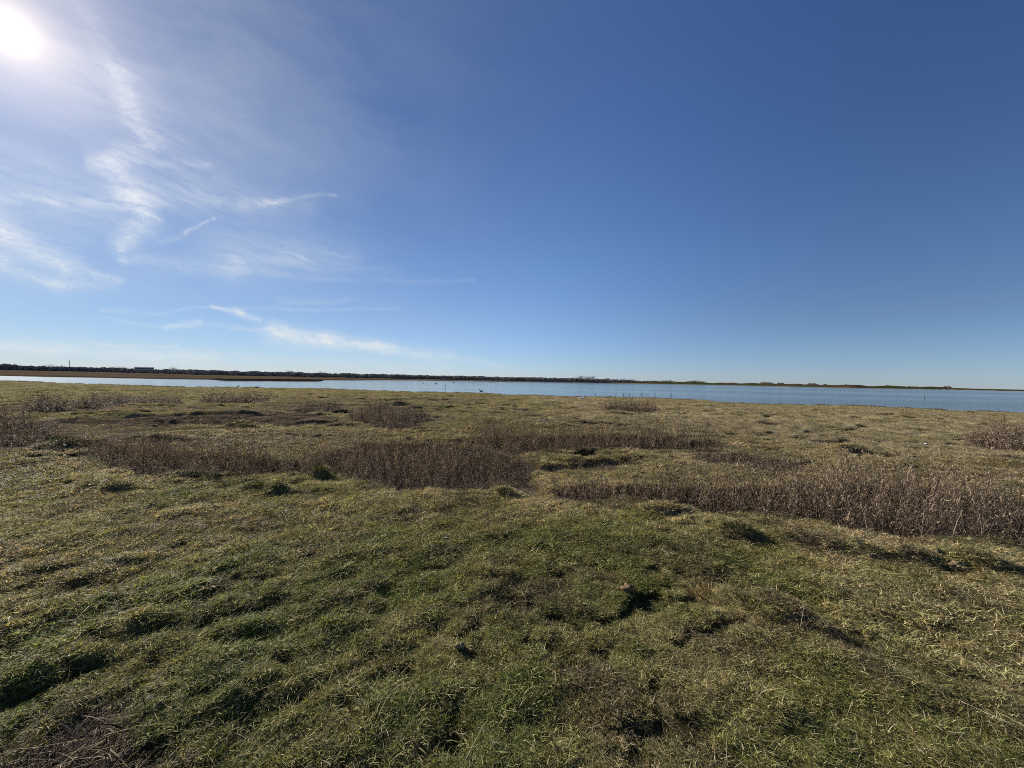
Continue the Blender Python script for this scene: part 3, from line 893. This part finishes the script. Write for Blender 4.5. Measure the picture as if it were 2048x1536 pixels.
TUS = {}
DG = (.040, .060, .020); YG = (.12, .12, .035); ST = (.30, .23, .12)
for i, (x, y, w, h, lab, g) in enumerate([
    (-6.85, 22.6, .55, .30, "dark mound-like tussock alone on the turf between the far stems and the water", DG),
    (-8.2, 11.5, .38, .16, "flat dark green tussock on the rise behind the left stand", DG),
    (-5.34, 5.20, .14, .08, "dark round tussock on the smooth turf in front of the left stand", DG),
    (-5.80, 5.30, .10, .06, "small dark tussock just left of the round dark one", DG),
    (-3.55, 5.40, .16, .08, "ragged dark tussock before the gap between the left and middle stands", DG),
    (-3.20, 5.30, .10, .07, "small brownish tussock at the right end of the ragged one", (.07, .055, .03)),
    (-3.06, 6.18, .12, .14, "straw topped tussock on the lip where the left stand ends", YG),
    (-9.30, 8.00, .34, .16, "dark green tussock at the far left tip of the left stand", DG),
    (-8.40, 8.85, .42, .14, "long dark green tussock on the bank behind the left stand", DG),
    (8.80, 10.0, .22, .13, "lone dark tussock on the straw coloured flat beyond the right stand", (.06, .06, .025)),
    (-.07, 5.27, .10, .07, "small tussock on the lip before the middle hollow", (.075, .07, .03)),
    (1.93, 4.80, .20, .09, "pale straw tussock at the front of the large right stand", ST),
    (2.43, 4.08, .16, .09, "tussock coloured shadow-dark green on the near turf below the right stand", DG),  # dark green blades stand in for a dark shadow on the turf
    (1.58, 2.95, .18, .09, "blond dry tussock in the middle of the near turf", ST),
    (1.80, 2.66, .16, .08, "tussock of long bleached green blades above a dark hollow", YG),
    (-7.6, 9.6, .28, .15, "dark tuft rising behind the middle of the left stand", DG),
]):
    tussock(x, y, w, h, lab, g, 320, i, (.34, .27, .14) if g in (YG, ST) else (.13, .11, .05))

# ------------------------------------------------------------------ small things on the turf
def lumpy(name, rx, ry, rz, mat, seed, sub=3, rough=.25, parent=None):
    import bmesh
    bm = bmesh.new(); bmesh.ops.create_icosphere(bm, subdivisions=sub, radius=1)
    for v in bm.verts:
        c = v.co
        n = vn(np.array([c.x * 2.3 + 9]), np.array([c.y * 2.3 + c.z * 3.1 + 7]), seed)[0] - .5
        n2 = vn(np.array([c.x * 6 + 9]), np.array([c.y * 6 + c.z * 7 + 7]), seed + 3)[0] - .5
        k = 1 + rough * n * 1.6 + rough * n2 * .6
        v.co = Vector((c.x * rx * k, c.y * ry * k, c.z * rz * k))
    me = bpy.data.meshes.new(name); bm.to_mesh(me); bm.free()
    me.materials.append(mat)
    for p in me.polygons: p.use_smooth = True
    return link(bpy.data.objects.new(name, me), parent)


M_DUNG = simple_mat("old_dung", (.17, .115, .065), .9, .1, .6, 60)
M_PALE = simple_mat("pale_clod", (.25, .21, .12), .9, .1, .5, 60)
M_WHITE = simple_mat("bleached_shell", (.72, .70, .66), .6, .3, .1, 20)
o = lumpy("dung_clod", .045, .035, .032, M_DUNG, 4, 3, .6); o.location = (.93, 2.97, zat(.93, 2.97) + .022)
tag(o, "brown lump of old dung casting a small shadow on the near turf", "dung")
o = lumpy("earth_clod", .022, .018, .022, M_PALE, 5, 3, .6); o.location = (.82, 2.48, zat(.82, 2.48) + .018)
tag(o, "pale earth clod in the turf, nearer than the brown dung lump", "clod")
o = lumpy("earth_clod", .024, .018, .022, M_PALE, 8, 3, .6); o.location = (-.28, 2.27, zat(-.28, 2.27) + .018)
tag(o, "pale earth clod with a dark gap beside it, in the middle foreground", "clod")
o = lumpy("dry_turf_clump", .085, .05, .03, simple_mat("dry_turf", (.30, .20, .11), .9, .1, .5, 50), 6, 3, .7); o.location = (4.04, 3.44, zat(4.04, 3.44) + .015)
tag(o, "flat orange brown clump of dry turf beside the green shadowed ridge", "turf clump")
for i, (x, y, s, lab) in enumerate([
    (12.05, 11.16, .055, "whitest pale shell on the dry flat beyond the right stand"),
    (12.9, 11.25, .035, "tiny pale shell just right of the whitest one"),
    (13.68, 10.89, .07, "white shell lying below the sparse stand at the right edge"),
    (-2.62, 4.5, .016, "tiny white shell on the smooth turf left of the middle"),
    (-.62, 3.8, .016, "tiny white shell on the turf below the middle hollow"),
]):
    o = lumpy("shell", s, s * .6, s * .35, M_WHITE, 20 + i, 2, .3); o.location = (x, y, zat(x, y) + s * .3 + .02)
    tag(o, lab, "shell", "shells on the turf")

M_STRAW = simple_mat("bleached_straw", (.36, .30, .20), .7, .2, .3, 50)


def tube(name, pts, r0_, r1_, mat, parent=None, sides=6):
    V, Fq = [], []
    k = len(pts)
    for i, p in enumerate(pts):
        p = Vector(p)
        d = (Vector(pts[min(i + 1, k - 1)]) - Vector(pts[max(i - 1, 0)])).normalized()
        a = d.cross(Vector((0, 0, 1)));
        if a.length < .05: a = d.cross(Vector((1, 0, 0)))
        a.normalize(); b = d.cross(a)
        rr = r0_ + (r1_ - r0_) * i / (k - 1)
        for s in range(sides):
            t = 6.2832 * s / sides
            V.append(tuple(p + a * math.cos(t) * rr + b * math.sin(t) * rr))
    for i in range(k - 1):
        for s in range(sides):
            s2 = (s + 1) % sides
            Fq.append((i * sides + s, i * sides + s2, (i + 1) * sides + s2, (i + 1) * sides + s))
    n0 = len(V); V.append(tuple(pts[0])); V.append(tuple(pts[-1]))
    T = [(n0, (s + 1) % sides, s) for s in range(sides)] + [(n0 + 1, (k - 1) * sides + s, (k - 1) * sides + (s + 1) % sides) for s in range(sides)]
    me = mesh_np(name, np.array(V), [np.array(Fq), np.array(T)], mat, True)
    return link(bpy.data.objects.new(name, me), parent)


def lying_stalk(x, y, ang, L, lift, bend, lab, w=.0022):
    pts = []
    c, s = math.cos(ang), math.sin(ang)
    for i in range(7):
        t = i / 6; u = (t - .5) * L; v = bend * L * (1 - (2 * t - 1) ** 2)
        px, py = x + c * u - s * v, y + s * u + c * v
        pts.append((px, py, zat(px, py)))
    # a stiff stalk bridges the small dips
    zs = [p[2] for p in pts]; zl = [zs[0] + (zs[-1] - zs[0]) * i / 6 for i in range(7)]
    ex = max(a - b for a, b in zip(zs, zl))
    pts = [(p[0] - x, p[1] - y, max(zl[i] + max(ex, 0) * .6, zs[i]) + .035 + lift * i / 6) for i, p in enumerate(pts)]
    z0 = pts[0][2]; pts = [(a, b, c_ - z0) for a, b, c_ in pts]
    o = tube("dry_stalk", pts, w, w * .6, M_STRAW, None, 5); o.location = (x, y, z0)
    tag(o, lab, "stalk", "bleached stalks lying in the turf")


for a in [
    (-.84, 1.93, 2.2, .09, .01, .05, "short pale stalk leaning in the near turf left of the middle"),
    (-1.72, 1.69, -.12, .16, .0, .04, "thickest bleached stalk, lying across the dark hollow at the lower left"),
    (-1.75, 2.62, 2.3, .10, .02, .2, "curled pale stalk on the left turf"),
    (-1.62, 3.85, 2.2, .10, .03, .1, "thin curled stalk at the middle left of the near turf"),
    (1.93, 2.50, .8, .13, .04, .0, "thin straight stalk leaning over the dark hollow right of the middle"),
    (2.33, 1.84, 2.1, .17, .0, .02, "long pale stalk near the lower right corner"),
    (2.42, 1.80, 2.0, .10, .0, .03, "shorter pale stalk just right of the long one at the lower right"),
    (1.3, 1.93, .5, .10, .02, .05, "pale stalk in the middle of the lower right turf"),
    (-.70, 3.5, 2.3, .14, .03, .12, "thin arched stalk in the centre of the turf"),
    (-.12, 1.62, .9, .14, .05, .02, "stalk standing up slanted at the bottom middle"),
    (-2.0, 1.62, .35, .42, .0, .03, "long thin dark-lying stalk over the bare soil at the lower left"),
    (-1.9, 1.56, .42, .34, .0, -.04, "second long thin stalk over the bare soil, nearer the corner"),
    (2.0, 2.9, 2.6, .12, .02, .05, "thin pale stalk beside the blond tussock"),
    (.95, 1.62, 1.1, .09, .06, .05, "bent pale stalk at the bottom right of the middle"),
]:
    lying_stalk(*a, w=.0035 if a[0] == -1.72 else .0017)

# pale stalks leaning in the front of the right stand
for i, (x, y, dx, dy, L, lab) in enumerate([
    (4.02, 4.30, -.25, .0, .34, "upright bleached stalk at the front of the right stand, where it bulges forward"),
    (4.46, 4.14, .05, 0, .30, "straight whitish stalk, second along the front of the right stand"),
    (4.75, 4.10, .35, .05, .34, "stalk leaning right at the dark foot of the right stand"),
    (5.02, 4.06, -.15, 0, .32, "stalk leaning left near the right end of the stand's front"),
    (5.30, 4.20, -.9, .1, .50, "long arched stalk drooping left over the right stand"),
    (5.45, 4.15, -1.0, 0, .42, "lower of the two arched stalks drooping left"),
    (3.2, 4.78, -.5, 0, .36, "slanted stalk in the left half of the right stand"),
]):
    z = zat(x, y)
    pts = [(dx * L * t ** 1.5, dy * L * t ** 1.5, L * (t - .25 * abs(dx) * t * t)) for t in (0, .2, .4, .6, .8, 1)]
    o = tube("pale_stalk", pts, .0038, .0018, M_STRAW, None, 5); o.location = (x, y, z)
    tag(o, lab, "stalk", "pale stalks leaning in the right stand")

# ------------------------------------------------------------------ birds and stakes at the water
M_GREYB = simple_mat("goose_plumage", (.075, .065, .055), .8, .2, .4, 12)
M_DARKB = simple_mat("goose_neck_plumage", (.02, .018, .018), .7, .2, .2, 12)
M_WHITEB = simple_mat("gull_plumage", (.80, .80, .78), .8, .2, .05, 12)
M_LEG = simple_mat("bird_legs", (.10, .07, .05), .6, .3, .1, 12)


def lathe_body(name, prof, mat, parent, bend=0.0):
    """body along x; prof = (x, z, half width, half height)"""
    V, Fq = [], []; n = 10
    for (px, pz, w, h) in prof:
        for s in range(n):
            t = 6.2832 * s / n
            V.append((px, math.cos(t) * w, pz + math.sin(t) * h))
    for i in range(len(prof) - 1):
        for s in range(n):
            s2 = (s + 1) % n
            Fq.append((i * n + s, i * n + s2, (i + 1) * n + s2, (i + 1) * n + s))
    caps = [list(range(n))[::-1], [(len(prof) - 1) * n + s for s in range(n)]]
    me = mesh_np(name, np.array(V), [np.array(Fq), np.array(caps)], mat, True)
    return link(bpy.data.objects.new(name, me), parent)


def make_bird(name, cat, label, x, y, z, rz, s, body_m, head_m, stand, group):
    e = link(bpy.data.objects.new(name, None)); e.location = (x, y, z); e.rotation_euler = (0, 0, rz); e.scale = (s, s, s)
    tag(e, label, cat, group)
    lz = .20 if stand else -.02
    # continuous body, neck and head
    lathe_body("body", [(-.36, lz + .17, .01, .008), (-.28, lz + .15, .05, .03), (-.16, lz + .12, .11, .09), (0, lz + .10, .14, .12), (.14, lz + .12, .12, .11), (.23, lz + .16, .07, .08), (.265, lz + .21, .015, .03)], body_m, e)
    tube("neck", [(.20, 0, lz + .14), (.25, 0, lz + .22), (.27, 0, lz + .32), (.28, 0, lz + .40)], .050, .028, head_m, e, 8)
    hd = lathe_body("head", [(.235, lz + .41, .008, .012), (.26, lz + .415, .032, .032), (.30, lz + .42, .034, .034), (.335, lz + .41, .016, .018)], head_m, e)
    lathe_body("beak", [(.33, lz + .405, .015, .014), (.385, lz + .397, .005, .005)], M_LEG, e)
    for sgn in (-1, 1):
        w = lathe_body("wing", [(-.33, lz + .165, .008, .008), (-.15, lz + .15, .02, .06), (.05, lz + .14, .022, .075), (.15, lz + .14, .01, .03)], body_m, e)
        w.location = (0, sgn * .118, 0)
    if stand:
        for sgn in (-1, 1):
            tube("leg", [(.0, sgn * .05, .24), (.01, sgn * .05, .12), (.0, sgn * .05, 0), (.05, sgn * .055, -.005)], .010, .008, M_LEG, e, 6)
    return e


for i, (x, y, rz, s, lab) in enumerate([
    (-23.8, 120.4, .3, 1.05, "dark goose swimming left of the largest one, toward the middle of the water"),
    (-23.3, 153.4, 2.9, 1.35, "largest dark goose swimming out on the pale water"),
    (-10.7, 206.0, .2, 1.35, "goose swimming farthest right of the flock, near the far shore"),
    (-28.97, 125.3, .1, .7, "small goose at the left end of the swimming row"),
    (-20.3, 184.0, 3.0, .95, "small goose between the largest one and the far right one"),
    (-24.3, 240.0, .0, .95, "tiny goose close under the far bank, left of a pair"),
    (-22.25, 242.0, 3.1, .95, "tiny goose close under the far bank, right of a pair"),
]):
    make_bird("goose", "goose", lab, x, y, WATER_Z, rz, s, M_GREYB, M_DARKB, False, "geese on the lagoon")
make_bird("goose", "goose", "dark goose standing at the water's edge, facing left, near the middle", -3.86, 48.6, zat(-3.86, 48.6), 2.9, .85, M_GREYB, M_DARKB, True, "geese on the lagoon")
make_bird("goose", "goose", "dark bird standing on the shore left of the thin post", -10.3, 51.6, zat(-10.3, 51.6), 1.2, .8, M_GREYB, M_DARKB, True, "geese on the lagoon")
make_bird("goose", "goose", "small upright bird at the shore left of the sitting one", -36.0, 50.6, zat(-36.0, 50.6), .4, .55, M_GREYB, M_DARKB, True, "geese on the lagoon")
make_bird("goose", "goose", "dark bird sitting low on the left shore with its body on the grass", -33.6, 50.6, zat(-33.6, 50.6) + .03, .3, .75, M_GREYB, M_DARKB, False, "geese on the lagoon")
make_bird("gull", "gull", "white gull sitting on the grass in front of the water", 6.64, 36.59, zat(6.64, 36.59) + .05, .1, .8, M_WHITEB, M_WHITEB, False, None)

M_STAKE = simple_mat("wet_wood", (.045, .036, .030), .8, .2, .3, 20)


def stake(x, y, h, lean, lab, branch=False, r=.014):
    e = link(bpy.data.objects.new("stake", None)); e.location = (x, y, WATER_Z - .35)
    tag(e, lab, "stake", "dark stakes standing in the shallows")
    tube("shaft", [(0, 0, 0), (lean * .4, 0, (h + .35) * .5), (lean, 0, h + .35)], r, r * .7, M_STAKE, e, 6)
    tube("tip", [(lean, 0, h + .35), (lean * 1.3 + .01, .01, h + .40), (lean * 1.6 + .03, .02, h + .43)], r * .68, r * .2, M_STAKE, e, 6)
    if branch:
        tube("branch", [(lean * .7, 0, .35 + h * .55), (lean - .14, .03, .35 + h * .66), (lean - .3, .05, .35 + h * .6)], r * .7, r * .3, M_STAKE, e, 5)
        tube("branch", [(lean * .7, 0, .35 + h * .35), (lean + .10, .03, .35 + h * .5), (lean + .2, .05, .35 + h * .66)], r * .7, r * .3, M_STAKE, e, 5)


for a in [
    (-12.35, 71.1, .75, .02, "thin post standing alone in the pale water left of the middle"),
    (11.56, 53.2, .22, .05, "short stub, leftmost of the row off the right shore"),
    (14.29, 52.8, .42, .0, "upright stake, second of the row off the right shore"),
    (15.4, 53.2, .26, .05, "low stub just right of the row's second stake"),
    (16.45, 53.8, .22, .03, "lone short stub in the middle of the row"),
    (18.1, 54.0, .34, .02, "first stake of the close group of four"),
    (18.66, 54.9, .32, .0, "second stake of the close group of four"),
    (19.30, 55.1, .34, .03, "third stake of the close group of four"),
    (19.45, 52.3, .62, .0, "tallest stake of the close group of four, at its right"),
    (46.7, 113.0, .7, .0, "small far stake out in the blue water above the branched one"),
    (75.3, 70.2, .45, .02, "dark stake out in the rippled water toward the right edge"),
]:
    stake(*a, r=.045 if a[1] < 60 else .06)
stake(19.4, 46.9, .62, .03, "branched dead stick standing at the shore right of the group of four", True, .028)

# ------------------------------------------------------------------ the far side
def cloud_of_faces(name, centers, size, mat, rd, parent=None, squash=.8):
    n = len(centers)
    C_ = np.asarray(centers)
    a = rd.normal(0, 1, (n, 3)); a /= np.linalg.norm(a, axis=1, keepdims=True)
    b = np.cross(a, rd.normal(0, 1, (n, 3))); b /= np.linalg.norm(b, axis=1, keepdims=True)
    s = (np.asarray(size) * rd.uniform(.6, 1.3, n))[:, None]
    V = np.stack([C_ - a * s, C_ - b * s * squash, C_ + a * s, C_ + b * s * squash], 1).reshape(-1, 3)
    Fq = np.arange(n * 4).reshape(-1, 4)
    me = mesh_np(name, V, [Fq], mat)
    return link(bpy.data.objects.new(name, me), parent)


M_WOOD = simple_mat("far_scrub", (.30, .285, .26), .9, .1, .5, .3)  # colour lightened to paint distance haze onto the scrub
M_TWIG = simple_mat("bare_twigs", (.13, .11, .10), .9, .1, .3, .5)
TL_AZ = [-62, -53, -48, -44, -40, -36, -16, -2, 4, 8, 12, 14.5, 17.2, 18.2, 23, 27]
TL_R = [900, 850, 780, 600, 460, 410, 372, 374, 380, 385, 395, 400, 412, 425, 470, 520]
TL_E = [.0062, .0060, .0054, .0050, .0050, .0050, .0054, .0052, .0054, .0058, .0052, .0042, .0034, .0018, .0014, .0006]


def build_wood():
    n = 100000
    az = RNG.uniform(-62, 27, n)
    r = np.interp(az, TL_AZ, TL_R) + RNG.uniform(-6, 16, n)
    top = 1.6 + r * np.interp(az, TL_AZ, TL_E) * (.92 + .9 * fbm(az * 1.6, az * 0, 701, 5, .6) + .3 * fbm(az * 9, az * 0, 705, 2))
    z = -.3 + (top + .3) * RNG.random(n) ** .75
    x = r * np.sin(R(1) * az); y = r * np.cos(R(1) * az)
    o = cloud_of_faces("scrub_wood", np.stack([x, y, z], 1), np.interp(r, [370, 900], [.50, 1.25]), M_WOOD, RNG)
    tag(o, "long dark belt of scrub and low trees along the far side of the marsh", "scrub", kind='stuff')


build_wood()


def bare_tree(az, r, h, w, lab, seed, name="bare_tree", group="leafless trees rising over the far scrub"):
    rd = random.Random(seed); ar = np.random.default_rng(seed)
    x, y = r * math.sin(R(az)), r * math.cos(R(az))
    e = link(bpy.data.objects.new(name, None)); e.location = (x, y, -.1); tag(e, lab, "tree", group)
    tube("trunk", [(0, 0, -.2), (.1, 0, h * .25), (0, .1, h * .55), (.15, 0, h * .8)], .035 * h, .01 * h, M_TWIG, e, 7)
    V = []; tips = []
    for i in range(9):
        a = rd.uniform(0, 6.28); z0 = h * rd.uniform(.25, .65)
        L = w * .5 * rd.uniform(.6, 1.0); zt = min(h * .97, z0 + h * rd.uniform(.15, .42))
        p = [(0, 0, z0), (math.cos(a) * L * .5, math.sin(a) * L * .5, (z0 + zt) * .5), (math.cos(a) * L, math.sin(a) * L, zt)]
        tube("limb", p, .012 * h, .004 * h, M_TWIG, e, 5); tips += [p[1], p[2]]
    tips += [(0, 0, h * .85), (0, 0, h * .7)]
    pts = []
    for t in tips:
        pts.append(np.array(t)[None, :] + ar.normal(0, 1, (110, 3)) * np.array((w * .13, w * .13, h * .08)))
    c = np.concatenate(pts)
    cloud_of_faces("crown", c, .12 + .02 * h, M_TWIG, ar, e, .12)


for i, a in enumerate([
    (9.3, 420, 5.0, 6, "low leafless tree at the left of the small grove beyond the water"),
    (10.1, 425, 6.8, 8, "tall leafless tree, first of the grove's two main crowns"),
    (10.9, 430, 6.6, 7, "leafless tree between the two main crowns of the grove"),
    (11.6, 425, 6.9, 8, "tall leafless tree at the right of the grove's main crowns"),
    (12.4, 420, 4.6, 6, "low leafless tree right of the grove's main crowns"),
    (13.9, 430, 5.2, 9, "round separate leafless tree right of the grove"),
    (16.0, 430, 4.4, 6, "small tree near the right end of the far scrub"),
    (17.3, 430, 4.9, 7, "last tree where the far scrub ends, right of the grove"),
    (-50.2, 930, 10.5, 14, "leafless tree over the scrub, left of the thin masts"),
    (-45.5, 860, 9.6, 14, "leafless tree over the scrub between the masts and the pale-roofed shed"),
    (-41.4, 700, 8.6, 12, "leafless tree over the scrub right of the pale-roofed shed"),
    (-30.0, 470, 5.8, 7, "small leafless tree showing over the middle of the scrub belt"),
    (-26.5, 470, 5.9, 8, "small leafless tree over the scrub above the dark mud bank"),
]):
    bare_tree(*a, seed=40 + i)


def thicket(az, r, w, h, lab, seed):
    ar = np.random.default_rng(seed)
    x, y = r * math.sin(R(az)), r * math.cos(R(az))
    zg = zat(x, y)
    n = 900
    c = ar.normal(0, 1, (n, 3)); c /= np.linalg.norm(c, axis=1, keepdims=True); c *= ar.random((n, 1)) ** .4
    lob = 1 + .35 * np.sin(c[:, 0] * 7 + seed) * .6
    c = c * np.stack([w * .5 * np.ones(n), w * .3 * np.ones(n), h * lob], 1)
    c[:, 2] = np.abs(c[:, 2])
    o = cloud_of_faces("thicket", c, .35, M_WOOD, ar); o.location = (x, y, zg - .2); o.rotation_euler = (0, 0, -R(az))
    tag(o, lab, "bushes", "dark thickets on the low far shore")


for i, a in enumerate([
    (33.4, 600, 17, 2.2, "longest dark thicket on the low shore right of the grove"),
    (34.9, 600, 8, 1.7, "short thicket joined to the right of the longest one"),
    (38.0, 640, 13, 2.6, "tallest dark thicket on the low shore"),
    (39.1, 640, 4, 1.5, "tiny round bush right of the tallest thicket"),
    (41.0, 680, 12, 1.6, "flat thicket halfway along the right shore"),
    (44.3, 740, 10, 2.0, "dark thicket with a peaked top toward the right edge"),
    (46.2, 760, 14, 1.6, "broad low thicket between the peaked one and the last"),
    (48.5, 780, 8, 1.8, "last dark bump of bushes before the right edge"),
    (22.0, 480, 20, 1.9, "low dark bushes just right of where the scrub belt ends"),
    (25.5, 520, 24, 1.8, "second run of low bushes right of the scrub belt's end"),
]):
    thicket(*a, seed=80 + i)


def box(name, x0, x1, y0, y1, z0, z1, mat, parent):
    V = [(x0, y0, z0), (x1, y0, z0), (x1, y1, z0), (x0, y1, z0), (x0, y0, z1), (x1, y0, z1), (x1, y1, z1), (x0, y1, z1)]
    Fq = [(0, 3, 2, 1), (4, 5, 6, 7), (0, 1, 5, 4), (1, 2, 6, 5), (2, 3, 7, 6), (3, 0, 4, 7)]
    me = mesh_np(name, np.array(V), [np.array(Fq)], mat); return link(bpy.data.objects.new(name, me), parent)


def shed():
    az, r = -43.7, 740
    e = link(bpy.data.objects.new("farm_shed", None)); e.location = (r * math.sin(R(az)), r * math.cos(R(az)), 0); e.rotation_euler = (0, 0, -R(az))
    tag(e, "long low farm shed with a pale grey roof behind the far scrub", "shed")
    mw = simple_mat("shed_wall", (.16, .17, .18), .8, .2, .1, .5); mr = simple_mat("shed_roof", (.30, .30, .30), .95, .0, .08, .5)
    md = simple_mat("shed_door", (.08, .09, .10), .7, .2, .1, .5)
    W = 9.5
    box("wall", -W, W, -5, 5, -.3, 6.0, mw, e)
    V = [(-W - .5, -5.6, 5.8), (W + .5, -5.6, 5.8), (W + .5, 0, 7.7), (-W - .5, 0, 7.7), (-W - .5, 5.6, 5.8), (W + .5, 5.6, 5.8),
         (-W - .5, -5.6, 6.05), (W + .5, -5.6, 6.05), (W + .5, 0, 7.95), (-W - .5, 0, 7.95), (-W - .5, 5.6, 6.05), (W + .5, 5.6, 6.05)]
    Fq = [(0, 3, 2, 1), (3, 4, 5, 2), (6, 7, 8, 9), (9, 8, 11, 10), (0, 1, 7, 6), (4, 10, 11, 5), (1, 2, 8, 7), (2, 5, 11, 8), (0, 6, 9, 3), (3, 9, 10, 4)]
    link(bpy.data.objects.new("roof", mesh_np("roof", np.array(V), [np.array(Fq)], mr)), e)
    box("door", -2, 2, -5.08, -5.003, 0, 4.2, md, e)


shed()
M_MAST = simple_mat("mast_steel", (.14, .14, .15), .6, .4, .1, 1)
for az, r, h, lab in ((-49.0, 820, 15.5, "taller thin mast rising over the scrub at the far left"), (-49.5, 820, 8.2, "shorter thin mast left of the taller one")):
    e = link(bpy.data.objects.new("mast", None)); e.location = (r * math.sin(R(az)), r * math.cos(R(az)), -.2); tag(e, lab, "mast", "thin masts at the far left")
    tube("pole", [(0, 0, 0), (0, 0, h * .5), (0, 0, h)], .38, .26, M_MAST, e, 8)
    tube("crossarm", [(-1.3, 0, h * .9), (0, 0, h * .9), (1.3, 0, h * .9)], .12, .12, M_MAST, e, 6)
